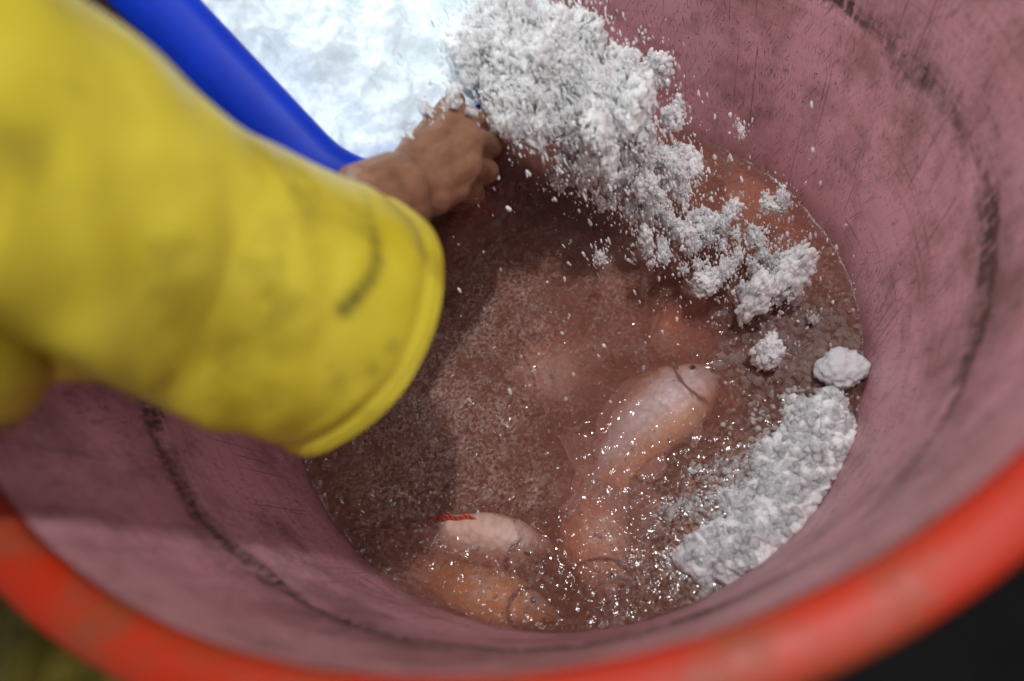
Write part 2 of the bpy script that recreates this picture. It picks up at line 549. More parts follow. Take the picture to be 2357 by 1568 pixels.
def water_z(x, y):
    p = Vector((x, y, 0))
    z = 0.0022 * noise.noise(p * 13) + 0.0011 * noise.noise(p * 40)
    rp = field(RIPPLE, x, y)
    z += (0.0010 + 0.0022 * min(rp, 1.0)) * noise.noise(p * 95 + Vector((0, 0, 3)))
    return z


def build_water():
    NR, NA = 150, 720
    verts, faces, slush, rip = [], [], [], []
    R = wall_r(0.0) + 0.0012
    def add(x, y, z, s=0, r=0):
        verts.append((x, y, z)); slush.append(s); rip.append(r)
    add(0, 0, water_z(0, 0))
    for i in range(1, NR + 1):
        r = R * (i / NR) ** 0.8 if i < NR - 6 else R - (NR - i) * 0.0008
        for k in range(NA):
            a = 2 * math.pi * k / NA
            x, y = r * math.cos(a), r * math.sin(a)
            z = water_z(x, y) * (0.35 + 0.65 * min(1, (R - r) / 0.01)) + 0.0032 * math.exp(-(R - r) / 0.0028)
            nn = fbm(Vector((x, y, 0)) * 22 + Vector((0, 0, 9)), 3)
            add(x, y, z, max(0.0, min(1.0, field(SLUSH, x, y) * (0.75 + 0.7 * nn) + 0.10 + 0.10 * nn)), min(1.0, field(RIPPLE, x, y)))
    for k in range(NA):
        faces.append((0, 1 + k, 1 + (k + 1) % NA))
    for i in range(1, NR):
        o0, o1 = 1 + (i - 1) * NA, 1 + i * NA
        for k in range(NA):
            k2 = (k + 1) % NA
            faces.append((o0 + k, o1 + k, o1 + k2, o0 + k2))
    last = 1 + (NR - 1) * NA
    base = len(verts)
    for k in range(NA):
        a = 2 * math.pi * k / NA
        r = wall_r(-0.3) + 0.0012
        add(r * math.cos(a), r * math.sin(a), -0.30)
    add(0, 0, -0.30)
    for k in range(NA):
        k2 = (k + 1) % NA
        faces.append((last + k, base + k, base + k2, last + k2))
        faces.append((base + k, len(verts) - 1, base + k2))
    o = mesh_obj('water', verts, faces, M['water'])
    for nm, data in (('slush', slush), ('ripple', rip)):
        at = o.data.attributes.new(nm, 'FLOAT', 'POINT')
        at.data.foreach_set('value', data)
    return o


tag(build_water(), kind='structure')


# ------------------------------------------------------------------ fish
def interp(tbl, s):
    for (a, va), (b_, vb) in zip(tbl, tbl[1:]):
        if s <= b_:
            t = (s - a) / (b_ - a)
            t = t * t * (3 - 2 * t)
            return va + (vb - va) * t
    return tbl[-1][1]


DORSAL = [(0, .06), (.05, .28), (.15, .60), (.28, .90), (.42, 1.0), (.62, .88), (.8, .62), (.93, .47), (1, .48)]
VENTRAL = [(0, .06), (.05, .24), (.15, .58), (.28, .84), (.42, .94), (.62, .84), (.8, .58), (.93, .43), (1, .45)]
THICK = [(0, .10), (.08, .36), (.2, .80), (.35, 1.0), (.55, .85), (.8, .42), (1, .14)]


def fan_fin(name, pts_root, pts_edge, mat, parent, thick=0.0008, wave=0.0025, rows=7, notch=0.0):
    """a thin fin between a root line and an edge line, given as lists of Vectors of the same length"""
    n = len(pts_root)
    verts, uvs = [], []
    for side in (1, -1):
        for i in range(n):
            for j in range(rows):
                t = j / (rows - 1)
                p = pts_root[i].lerp(pts_edge[i], t)
                p = p + Vector((0, 0, 1)) * (wave * math.sin(i * 1.25 + 2 * t) * t + side * thick * (1 - 0.75 * t))
                verts.append(p); uvs.append((i / (n - 1), t))
    faces = []
    off = n * rows
    for i in range(n - 1):
        for j in range(rows - 1):
            a, b_, c, d = i * rows + j, (i + 1) * rows + j, (i + 1) * rows + j + 1, i * rows + j + 1
            faces.append((a, b_, c, d)); faces.append((off + d, off + c, off + b_, off + a))
    for i in range(n - 1):
        a, b_ = i * rows + rows - 1, (i + 1) * rows + rows - 1
        faces.append((a, b_, off + b_, off + a))
    for i in (0, n - 1):
        for j in range(rows - 1):
            a, d = i * rows + j, i * rows + j + 1
            faces.append((a, d, off + d, off + a))
    o = mesh_obj(name, verts, faces, mat, None, True, uvs)
    o.parent = parent
    return o


def make_fish(label, nose, tail, up, mat, fin_mat, height=0.04, thick=0.02, tail_len=0.06, tail_spread=0.05,
              curl=0.2, d0=0.30, dorsal_h=0.016, eye=True, name='fish', tail_mat=None):
    """nose and tail root in world space; 'up' is the way its back points. Local +x head, +y back, +z the seen flank"""
    nose, tail = Vector(nose), Vector(tail)
    X = (nose - tail); L = X.length; X.normalize()
    Y = Vector(up); Y = (Y - X * Y.dot(X)).normalized()
    Z = X.cross(Y)
    root = empty(name, (0, 0, 0))
    root.matrix_world = Matrix.Translation((nose + tail) / 2) @ Matrix((X, Y, Z)).transposed().to_4x4()
    tag(root, label, 'fish', 'fish in the barrel')
    NS, NC = 100, 48
    path = [(Vector((0.5 * L, 0, 0)), 0.0)]
    for q in range(1, 101):
        u = max(0.0, min(1.0, (q / 100 - 0.35) / 0.65))
        ang = curl * u * u * (3 - 2 * u)
        path.append((path[-1][0] + Vector((-math.cos(ang), -math.sin(ang), 0)) * (L / 100), ang))
    def spine(s):
        return path[int(round(s * 100))][0]
    def frame(s):
        ang = path[int(round(s * 100))][1]
        return Vector((math.cos(ang), math.sin(ang), 0)), Vector((-math.sin(ang), math.cos(ang), 0))
    def at(s, dx, dy, dz=0.0):
        fx, fy = frame(s)
        return spine(s) + fx * dx + fy * dy + Vector((0, 0, dz))
    verts, faces, gill = [], [], []
    for i in range(NS + 1):
        s = i / NS
        c = spine(s)
        hd, hv, w = interp(DORSAL, s) * height, interp(VENTRAL, s) * height, interp(THICK, s) * thick
        for k in range(NC):
            a = 2 * math.pi * k / NC
            ca, sa = math.cos(a), math.sin(a)
            y = (hd if ca > 0 else hv) * ca
            z = w * math.copysign(abs(sa) ** 0.85, sa)
            # gill cover: a curved plate that stands proud and ends in a lip
            gl = 0.27 - 0.075 * (ca + 0.15) ** 2
            g = 0.0
            if s < gl:
                g = 0.0013 * min(1, s / 0.12) * min(1.0, max(0, abs(sa) - 0.25) * 2.5)
            elif s < gl + 0.022:
                g = -0.0024 * min(1.0, max(0, abs(sa) - 0.25) * 2.5)
            # ribs and slack flesh
            g += 0.0005 * noise.noise(Vector((s * 26, y * 60, z * 40 + L)))
            # mouth slit
            if s < 0.07 and abs(ca + 0.1) < 0.16:
                g -= 0.0012
            # the belly sags a little where ribs end
            z += math.copysign(g, sa)
            verts.append(at(s, 0, y, z))
            gill.append((1.0 if gl - 0.008 < s < gl + 0.016 else 0.0) * min(1.0, max(0, abs(sa) - 0.2) * 3) + (0.8 if s < 0.075 and abs(ca + 0.1) < 0.16 else 0.0))
    n0 = len(verts)
    verts.append(at(0, 0.0015, 0)); verts.append(at(1, -0.001, 0))
    for i in range(NS):
        for k in range(NC):
            k2 = (k + 1) % NC
            faces.append((i * NC + k, i * NC + k2, (i + 1) * NC + k2, (i + 1) * NC + k))
    for k in range(NC):
        k2 = (k + 1) % NC
        faces.append((n0, k2, k)); faces.append((n0 + 1, NS * NC + k, NS * NC + k2))
    body = mesh_obj('body', verts, faces, mat)
    body.parent = root
    ga = body.data.attributes.new('gill', 'FLOAT', 'POINT')
    ga.data.foreach_set('value', gill + [0.0, 0.0])
    # tail fin
    r_, e_ = [], []
    ph = interp(DORSAL, 1) * height
    for i in range(25):
        t = i / 24 * 2 - 1
        r_.append(at(1, 0.004, t * ph * 0.95))
        ln = tail_len * (1 - 0.10 * (1 - abs(t)) - 0.05 * t)
        e_.append(at(1, -ln * math.cos(t * 0.55) + 0.001 * math.sin(i * 2.3), t * tail_spread))
    fan_fin('tail_fin', r_, e_, tail_mat or fin_mat, root, 0.0010, 0.0028, 9)
    # dorsal fin
    r_, e_ = [], []
    for i in range(23):
        s = d0 + (0.88 - d0) * i / 22
        c = spine(s)
        y = interp(DORSAL, s) * height
        spike = 1.0 + 0.18 * (i % 2)
        hgt = dorsal_h * math.sin(math.pi * min(1, 0.15 + 0.8 * i / 22)) ** 0.6 * spike
        r_.append(at(s, 0, y - 0.002))
        e_.append(at(s, -hgt * 0.7, y + hgt))
    fan_fin('dorsal_fin', r_, e_, fin_mat, root, 0.0008, 0.0016, 5)
    # anal fin
    r_, e_ = [], []
    for i in range(11):
        s = 0.66 + 0.22 * i / 10
        c = spine(s)
        y = -interp(VENTRAL, s) * height
        hgt = 0.015 * math.sin(math.pi * (0.2 + 0.7 * i / 10))
        r_.append(at(s, 0, y + 0.002)); e_.append(at(s, -hgt * 0.9, y - hgt))
    fan_fin('anal_fin', r_, e_, fin_mat, root, 0.0008, 0.0012, 5)
    # pectoral fin on the seen flank and pelvic fin
    r_, e_ = [], []
    w = interp(THICK, 0.3) * thick
    for i in range(9):
        t = i / 8
        ss = 0.26 + 0.05 * t
        yb = -interp(VENTRAL, ss) * height
        r_.append(at(ss, 0, yb * 0.80, w * 0.35))
        e_.append(at(ss, -0.030 + 0.010 * t, yb * 0.80 - 0.024 + 0.012 * t, w * 0.15))
    fan_fin('pectoral_fin', r_, e_, fin_mat, root, 0.0006, 0.0006, 6)
    r_, e_ = [], []
    for i in range(9):
        t = i / 8
        s = 0.33 + 0.05 * t
        c = spine(s)
        y = -interp(VENTRAL, s) * height
        r_.append(c + Vector((0, y + 0.003, w * 0.3)))
        e_.append(c + Vector((-0.026 + 0.008 * t, y - 0.020 + 0.010 * t, w * 0.3)))
    fan_fin('pelvic_fin', r_, e_, fin_mat, root, 0.0006, 0.0012, 5)
    if eye:
        for sgn in (1, -1):
            s = 0.150
            y = 0.42 * interp(DORSAL, s) * height
            z = interp(THICK, s) * thick * 0.96
            loc = spine(s) + Vector((0, y, sgn * (z + 0.0010)))
            par = root
            for nm, rad, flat, m_ in (('eye', 0.0046, 0.35, M['iris']), ('pupil', 0.0030, 0.42, M['eye'])):
                me_ = bpy.data.meshes.new(nm)
                bm_ = bmesh.new()
                bmesh.ops.create_uvsphere(bm_, u_segments=18, v_segments=10, radius=rad)
                for v in bm_.verts:
                    v.co.z *= flat
                bm_.to_mesh(me_); bm_.free()
                me_.polygons.foreach_set('use_smooth', [True] * len(me_.polygons))
                me_.materials.append(m_)
                e = bpy.data.objects.new(nm, me_)
                COL.objects.link(e)
                e.parent = par
                e.location = loc if nm == 'eye' else Vector((0, 0, sgn * 0.0008))
                par = e
    return root


def img_dir(x0, y0, x1, y1, z):
    return PZ(x1, y1, z) - PZ(x0, y0, z)


make_fish('big pinkish grey fish with dark eye, head towards the falling ice, just under the water',
          PZ(1655, 845, -0.0200), PZ(1352, 1075, -0.0160), img_dir(1540, 960, 1440, 850, -0.02) + Vector((0, 0, -0.006)), M['fish_pink'], M['fin_pink'],
          height=0.041, thick=0.020, tail_len=0.050, tail_spread=0.036, curl=0.5, dorsal_h=0.009)
make_fish('pale fish with a thin red back fin breaking the surface near the barrel front',
          PZ(1278, 1262, -0.025), PZ(920, 1232, -0.024), Vector((-0.10, 0.50, 0.86)), M['fish_pale'], M['fin_red'],
          height=0.034, thick=0.022, tail_len=0.05, tail_spread=0.026, curl=0.2, d0=0.45, dorsal_h=0.006)
make_fish('orange fish sunk in the slush along the nearest inside wall',
          PZ(1285, 1420, -0.024), PZ(940, 1320, -0.026), img_dir(1100, 1360, 1130, 1280, -0.03), M['fish_orange'], M['fin_pink'],
          height=0.026, thick=0.021, tail_len=0.045, tail_spread=0.030, curl=-0.2, dorsal_h=0.007)
make_fish('salmon pink fish below the big fish tail, ribbed fin spread on its right',
          PZ(1400, 1385, -0.026), PZ(1335, 1075, -0.0225), img_dir(1380, 1220, 1480, 1190, -0.02) + Vector((0, 0, 0.004)), M['fish_salmon'], M['fin_pink'],
          height=0.036, thick=0.0205, tail_len=0.035, tail_spread=0.035, curl=-0.25, d0=0.10, dorsal_h=0.030)
make_fish('red fish under the far right waterline, behind the falling ice',
          PZ(1690, 380, -0.036), PZ(1800, 600, -0.032), img_dir(1740, 480, 1820, 460, -0.02), M['fish_red'], M['fin_red'],
          height=0.042, thick=0.021, tail_len=0.05, tail_spread=0.04, curl=-0.3, dorsal_h=0.022)
make_fish('dull red fish beside the bare hand, mostly sunk in slush',
          PZ(1250, 430, -0.034), PZ(1030, 560, -0.026), img_dir(1100, 500, 1080, 440, -0.02) + Vector((0, 0, 0.03)), M['fish_red'], M['fin_red'],
          height=0.034, thick=0.022, tail_len=0.05, tail_spread=0.030, curl=0.3, dorsal_h=0.012)
make_fish('faint pale fish deep in the middle of the barrel',
          PZ(1540, 560, -0.034), PZ(1310, 680, -0.034), img_dir(1420, 620, 1390, 540, -0.04), M['fish_pale'], M['fin_pink'],
          height=0.040, thick=0.022)
make_fish('blurred pale fish lying deep, left of the big pink fish',
          PZ(1170, 900, -0.034), PZ(1390, 800, -0.035), img_dir(1280, 850, 1320, 930, -0.04), M['fish_pale'], M['fin_pink'],
          height=0.042, thick=0.022)
make_fish('dark red fish hidden behind the big pink fish head',
          PZ(1480, 745, -0.036), PZ(1640, 800, -0.032), img_dir(1580, 780, 1600, 720, -0.04), M['fish_red'], M['fin_red'],
          height=0.034, thick=0.02)

# ------------------------------------------------------------------ ice
def lump_mesh(name, seed, mat, sub=3, amp=0.34, fine=0.12, stretch=1.0):
    me_ = bpy.data.meshes.new(name)
    bm_ = bmesh.new()
    bmesh.ops.create_icosphere(bm_, subdivisions=sub, radius=1.0)
    o = Vector((seed * 3.1, seed * 1.7, seed * 5.3))
    for v in bm_.verts:
        p = v.co.copy()
        # crumbs frozen together: cell-like bulges on a lumpy core
        cell = noise.voronoi(p * 1.9 + o)[0]
        d = 1.0 + amp * noise.noise(p * 1.15 + o) + 0.22 * (0.45 - cell[0]) + fine * noise.noise(p * 4.5 + o)
        v.co = p * d
        v.co.z *= stretch
    bm_.to_mesh(me_); bm_.free()
    me_.polygons.foreach_set('use_smooth', [True] * len(me_.polygons))
    me_.materials.append(mat)
    return me_


ICO = None
def grains(name, items, mat, parent=None, sliver=None):
    """items: (centre, size) -> one mesh of small jagged ice grains"""
    global ICO
    if ICO is None:
        bm_ = bmesh.new()
        bmesh.ops.create_icosphere(bm_, subdivisions=1, radius=1.0)
        ICO = ([v.co.copy() for v in bm_.verts], [tuple(v.index for v in f.verts) for f in bm_.faces])
        bm_.free()
    verts, faces = [], []
    for (c, s) in items:
        ax = Vector((random.uniform(.55, 1.35), random.uniform(.55, 1.35), random.uniform(.4, 1.0)))
        rot = Matrix.Rotation(random.uniform(0, 6.28), 3, Vector((random.gauss(0, 1), random.gauss(0, 1), random.gauss(0, 1))).normalized())
        if sliver is not None:
            ax = Vector((random.uniform(.45, .95), random.uniform(.45, .95), random.uniform(1.2, 3.2)))
            d_ = (sliver + Vector((random.gauss(0, .12), random.gauss(0, .12), 0))).normalized()
            rot = d_.to_track_quat('Z', 'Y').to_matrix()
        b0 = len(verts)
        for v in ICO[0]:
            q = Vector((v.x * ax.x, v.y * ax.y, v.z * ax.z)) * (s * random.uniform(0.72, 1.18))
            verts.append(c + rot @ q)
        faces += [tuple(b0 + i for i in f) for f in ICO[1]]
    return mesh_obj(name, verts, faces, mat, parent, False)


# --- slush floating in the surface skin (uncountable)
items = []
tries = 0
while len(items) < 3200 and tries < 90000:
    tries += 1
    a, r = random.uniform(0, 6.283), 0.298 * math.sqrt(random.random())
    x, y = r * math.cos(a), r * math.sin(a)
    dns = field(SLUSH, x, y) * 0.8 + 0.015
    if random.random() < dns * (0.5 + noise.noise(Vector((x, y, 0)) * 60)):
        sz = random.choice((0.0009, 0.0011, 0.0014, 0.0018, 0.0026))
        items.append((Vector((x, y, water_z(x, y) - sz * 0.45)), sz))
for _ in range(420):       # crumbs pushed against the far right wall, where the ice lands
    q = PZ(random.gauss(1840, 90), random.gauss(800, 60), 0)
    if math.hypot(q.x, q.y) < 0.297:
        sz = random.uniform(0.0025, 0.0070)
        items.append((Vector((q.x, q.y, water_z(q.x, q.y) - sz * 0.35)), sz))
tag(grains('slush_ice', items, M['slush']), 'fine brownish ice slush floating in the water of the barrel', 'slush', kind='stuff')


def fuse(bm_, name, voxel, mat, smooth_it=1):
    """melt overlapping crumbs into one closed skin"""
    me_ = bpy.data.meshes.new('raw')
    bm_.to_mesh(me_); bm_.free()
    raw = bpy.data.objects.new('raw', me_)
    COL.objects.link(raw)
    rm = raw.modifiers.new('r', 'REMESH'); rm.mode = 'VOXEL'; rm.voxel_size = voxel
    if smooth_it:
        sm = raw.modifiers.new('s', 'SMOOTH'); sm.factor = 0.5; sm.iterations = smooth_it
    dg = bpy.context.evaluated_depsgraph_get()
    new = bpy.data.meshes.new_from_object(raw.evaluated_get(dg))
    bpy.data.objects.remove(raw)
    bpy.data.meshes.remove(me_)
    new.polygons.foreach_set('use_smooth', [True] * len(new.polygons))
    new.materials.clear(); new.materials.append(mat)
    new.name = name
    return new


ICO_V, ICO_F = None, None
def put_grain(bm_, c, s_, rnd=random):
    """one angular crumb added to a bmesh"""
    global ICO_V, ICO_F
    if ICO_V is None:
        t_ = bmesh.new()
        bmesh.ops.create_icosphere(t_, subdivisions=1, radius=1.0)
        ICO_V = [v.co.copy() for v in t_.verts]; ICO_F = [tuple(v.index for v in f.verts) for f in t_.faces]
        t_.free()
    m = Matrix.Rotation(rnd.uniform(0, 6.28), 3, Vector((rnd.gauss(0, 1), rnd.gauss(0, 1), rnd.gauss(0, 1))).normalized()) \
        @ Matrix.Diagonal((s_ * rnd.uniform(.7, 1.6), s_ * rnd.uniform(.6, 1.4), s_ * rnd.uniform(.3, .9)))
    vs_ = [bm_.verts.new(c + m @ (v * rnd.uniform(0.75, 1.15))) for v in ICO_V]
    for f in ICO_F:
        bm_.faces.new([vs_[i] for i in f])


# --- heap of wet crushed ice stranded along the right-hand wall
def heap():
    root = empty('ice_heap', PZ(1800, 1110, 0))
    tag(root, 'long bank of wet grey crushed ice along the right waterline', 'ice')
    line = [(1905, 935, .013), (1888, 985, .024), (1855, 1050, .031), (1822, 1110, .026), (1770, 1170, .031), (1735, 1225, .024), (1690, 1265, .029), (1635, 1265, .019)]
    pts = [(PZ(x, y, 0.0), w) for x, y, w in line]
    def dist(q):
        best = 9
        for (p0, w0), (p1, w1) in zip(pts, pts[1:]):
            d = p1 - p0
            t = max(0, min(1, (q - p0).dot(d) / d.dot(d)))
            best = min(best, (q - p0 - d * t).length / (w0 + (w1 - w0) * t))
        return best
    def top(x, y):
        q = Vector((x, y, 0))
        edge = 1 + 0.75 * noise.noise(q * 44) + 0.35 * noise.noise(q * 110)
        dd = dist(q) / max(0.3, edge)
        # thick against the wall, thinning out over the water
        near_wall = min(1.0, max(0.0, (math.hypot(x, y) - 0.235) / 0.045))
        h = (0.004 + 0.016 * near_wall) * max(0.0, 1 - dd * dd) ** 0.5 if dd < 1 else -0.003
        return h + 0.0035 * noise.noise(q * 70), dd
    xs = [p.x for p, w in pts]; ys = [p.y for p, w in pts]
    x0, x1, y0, y1 = min(xs) - .04, max(xs) + .04, min(ys) - .04, max(ys) + .04
    bm_ = bmesh.new()
    n = 0
    loose = []
    while n < 2500:
        x, y = random.uniform(x0, x1), random.uniform(y0, y1)
        rr = math.hypot(x, y)
        if rr > 0.2985:
            continue
        h, dd = top(x, y)
        if dd < 1.0:
            sz = random.choice((0.0022, 0.0030, 0.0042, 0.0055, 0.0070))
            put_grain(bm_, Vector((x, y, h - sz * random.uniform(0.1, 0.9))), sz)
            put_grain(bm_, Vector((x, y, max(-0.006, h - 0.006))), 0.0065)
            n += 1
        elif dd < 2.0 and len(loose) < 1700 and random.random() < 0.9 * math.exp(-(dd - 1) * 2.2):
            sz = random.uniform(0.0012, 0.0040)
            loose.append((Vector((x, y, water_z(x, y) - sz * 0.5)), sz))
    me_ = fuse(bm_, 'packed_grains', 0.0010, M['wetice'], 0)
    o = bpy.data.objects.new('packed_grains', me_)
    COL.objects.link(o)
    o.parent = root
    o.matrix_parent_inverse = Matrix.Translation(-root.location)
    while len(loose) < 2700:
        x, y = random.uniform(x0, x1), random.uniform(y0, y1)
        h, dd = top(x, y)
        if math.hypot(x, y) < 0.2975 and dd < 1.0:
            sz = random.choice((0.0022, 0.0030, 0.0040, 0.0052))
            loose.append((Vector((x, y, h + sz * random.uniform(-0.1, 0.5))), sz))
    g = grains('loose_grains', loose, M['grain_clear'], root)
    g['kind'] = 'stuff'


heap()

# --- one white lump of packed ice by the wall
lump = bpy.data.objects.new('ice_lump', lump_mesh('ice_lump', 41, M['lump'], 5, 0.22, 0.14))
lump.location = PZ(1935, 850, 0.008)
lump.scale = (0.0215, 0.0205, 0.019)
COL.objects.link(lump)
tag(lump, 'single fist-sized white lump of packed ice resting by the right wall', 'ice')

# ------------------------------------------------------------------ blue tub of ice
tilt, az = math.radians(38), math.radians(-30)
TN = Vector((math.sin(tilt) * math.cos(az), math.sin(tilt) * math.sin(az), math.cos(tilt)))
TB = P(1085, 360, 0.545)


def tub_hit(x, y):
    v = CAM_ROT @ Vector(((x - 1178.5) / FOCAL_PX, -(y - 784.0) / FOCAL_PX, -1.0))
    return CAM_LOC + v * ((TB - CAM_LOC).dot(TN) / v.dot(TN))


left_a, left_b = tub_hit(400, -20), tub_hit(770, 372)       # two points of the long left side
E1 = (left_a - left_b).normalized()
E2 = E1.cross(TN).normalized()
if E2.dot(Vector((1, 0.5, 0))) < 0:
    E2 = -E2
TO = left_b - E1 * 0.045                                     # corner by the hand (before rounding)
TL, TW, TD, TR = 0.37, 0.235, 0.12, 0.060                    # side lengths, depth, corner radius


def tub_pt(a, b_, h):
    """a along the left side, b_ across to the pouring side, h out of the mouth"""
    return TO + E1 * a + E2 * b_ + TN * h


def rrect(inset, r, n=14):
    pts = []
    r = max(r - inset * 0.6, 0.012)
    for (cx, cy, a0) in ((TL - inset - r, TW - inset - r, 0), (inset + r, TW - inset - r, 90), (inset + r, inset + r, 180), (TL - inset - r, inset + r, 270)):
        for k in range(n + 1):
            a = math.radians(a0 + 90 * k / n)
            pts.append((cx + r * math.cos(a), cy + r * math.sin(a)))
    return pts


def tub():
    root = empty('tub', TO)
    tag(root, 'blue plastic tub heaped with white crushed ice, tipped by the yellow sleeved arm', 'tub')
    def loft(name, prof, close_end):
        verts, faces = [], []
        for (ins, h) in prof:
            base = rrect(max(ins, 0.0), TR)
            out = rrect(ins, TR) if ins < 0 else base
            n = len(base)
            ring = []
            for (a0, b0), (a1, b1) in zip(base, out):
                w = 0.25 + 0.75 * max(0.0, min(1.0, 1 - (b0 - 0.01) / 0.05)) * max(0.0, min(1.0, (a0 - 0.01) / 0.07))
                ring.append((a0 + (a1 - a0) * w, b0 + (b1 - b0) * w))
            verts += [tub_pt(a, b_, h) for a, b_ in ring]
        for j in range(len(prof) - 1):
            for k in range(n):
                k2 = (k + 1) % n
                faces.append((j * n + k, j * n + k2, (j + 1) * n + k2, (j + 1) * n + k))
        if close_end:
            faces.append(tuple(range((len(prof) - 1) * n, len(prof) * n)))
        return mesh_obj(name, verts, faces, M['blue'], root)
    loft('rim', [(-0.030, -0.030), (-0.034, -0.029), (-0.035, -0.025), (-0.032, -0.018), (-0.024, -0.010), (-0.014, -0.005), (-0.006, -0.001), (0.004, 0.001), (0.010, -0.001), (0.0145, -0.005), (0.0165, -0.010)], False)
    loft('basin_wall', [(0.0166, -0.010), (0.022, -0.03), (0.030, -0.07), (0.040, -TD + 0.004), (0.052, -TD + 0.001)], True)
    loft('outer_shell', [(-0.0295, -0.0295), (-0.008, -0.022), (0.014, -0.034), (0.025, -0.07), (0.035, -TD), (0.050, -TD - 0.003)], True)


tub()


def tub_ice_h(a, b_):
    """height of the ice surface over the tub mouth plane"""
    p = Vector((a, b_, 0))
    # low along the left side, piled against and over the pouring side
    h = -0.030 + 0.33 * b_ * max(0.0, b_ / TW) ** 0.6
    h += 0.020 * noise.noise(p * 15 + Vector((1, 4, 0))) + 0.011 * noise.noise(p * 36) + 0.0030 * noise.noise(p * 95) + 0.0018 * noise.noise(p * 190)
    c = noise.voronoi(p * 42)[0]
    h += 0.004 * (0.45 - c[0])
    return h


def tub_ice():
    root = empty('tub_ice', TO)
    tag(root, 'white crushed ice filling the blue tub and sliding over its lip', 'ice')
    na, nb = 190, 150
    verts, faces, ok = [], [], {}
    r = 0.05
    for j in range(nb + 1):
        for i in range(na + 1):
            a = 0.018 + (TL - 0.036) * i / na
            b_ = 0.018 + (TW - 0.020) * j / nb
            # round the two corners on the left side
            da, db = min(a, TL - a) - 0.018, b_ - 0.018
            if da < r and db < r and math.hypot(r - da, r - db) > r:
                k = r / math.hypot(r - da, r - db)
                da2, db2 = r - (r - da) * k, r - (r - db) * k
                a = da2 + 0.018 if a < TL / 2 else TL - 0.018 - da2
                b_ = db2 + 0.018
            h = tub_ice_h(a, b_)
            ed = min(a - 0.018, TL - 0.018 - a, b_ - 0.018)
            h -= 0.014 * math.exp(-ed / 0.008)
            ok[(i, j)] = len(verts)
            verts.append(tub_pt(a, b_, h))
    for j in range(nb):
        for i in range(na):
            faces.append((ok[(i, j)], ok[(i + 1, j)], ok[(i + 1, j + 1)], ok[(i, j + 1)]))
    mesh_obj('ice_surface', verts, faces, M['snow'], root)


tub_ice()

# ------------------------------------------------------------------ falling ice
def crumb_clump(seed):
    """crushed ice frozen loosely together: small angular crumbs melted into one ragged piece"""
    rnd = random.Random(seed)
    st = rnd.uniform(1.0, 1.5)
    o = Vector((seed * 3.1, seed * 1.7, seed * 5.3))
    bm_ = bmesh.new()
    for _ in range(300):
        d = Vector((rnd.gauss(0, 1), rnd.gauss(0, 1), rnd.gauss(0, 1))).normalized()
        r_ = (0.78 + 0.60 * noise.noise(d * 1.3 + o) + 0.25 * noise.noise(d * 3.2 + o)) * rnd.random() ** 0.45
        c = Vector((d.x * r_, d.y * r_, d.z * r_ * st))
        put_grain(bm_, c, rnd.choice((0.07, 0.10, 0.13, 0.18, 0.26)), rnd)
    return fuse(bm_, 'ice_clump', 0.034, M['clump'], 0)


CLUMPS = [crumb_clump(3 + k) for k in range(14)]


def packed_clump(seed):
    """a larger piece: fine chips packed into a rounded, ragged ball"""
    rnd = random.Random(seed)
    o = Vector((seed * 2.3, seed * 4.7, seed * 1.9))
    bm_ = bmesh.new()
    for _ in range(850):
        d = Vector((rnd.gauss(0, 1), rnd.gauss(0, 1), rnd.gauss(0, 1))).normalized()
        r_ = (0.78 + 0.42 * noise.noise(d * 1.1 + o) + 0.16 * noise.noise(d * 3.0 + o)) * rnd.random() ** 0.3
        put_grain(bm_, Vector((d.x * r_, d.y * r_, d.z * r_ * 1.1)), rnd.choice((0.05, 0.07, 0.10, 0.14, 0.19)), rnd)
    return fuse(bm_, 'ice_clump', 0.024, M['clump'], 0)


PACKED = [packed_clump(60 + k) for k in range(5)]
FALL = Vector((0.05, -0.02, -1.0)).normalized()


NEEDLES = []


def clump(loc, size, label, group='ice clumps falling from the tub', stretch=1.45):
    o = bpy.data.objects.new('ice_clump', random.choice(PACKED if size > 0.0135 else CLUMPS))
    o.location = loc
    o.rotation_euler = (random.gauss(0, 0.35), random.gauss(0, 0.35), random.uniform(0, 6.28))
    k = 0.78
    o.scale = (k * size * random.uniform(.7, 1.15), k * size * random.uniform(.7, 1.15), k * size * stretch * random.uniform(.9, 1.2))
    for _ in range(int(22 + size * 2800)):       # splinters that come loose round the clump
        NEEDLES.append((Vector(loc) + Vector((random.gauss(0, .62), random.gauss(0, .62), random.gauss(0.15, .95))) * size,
                        random.choice((.0004, .0006, .0008, .0011, .0015))))
    COL.objects.link(o)
    tag(o, label, 'ice', group)
    return o


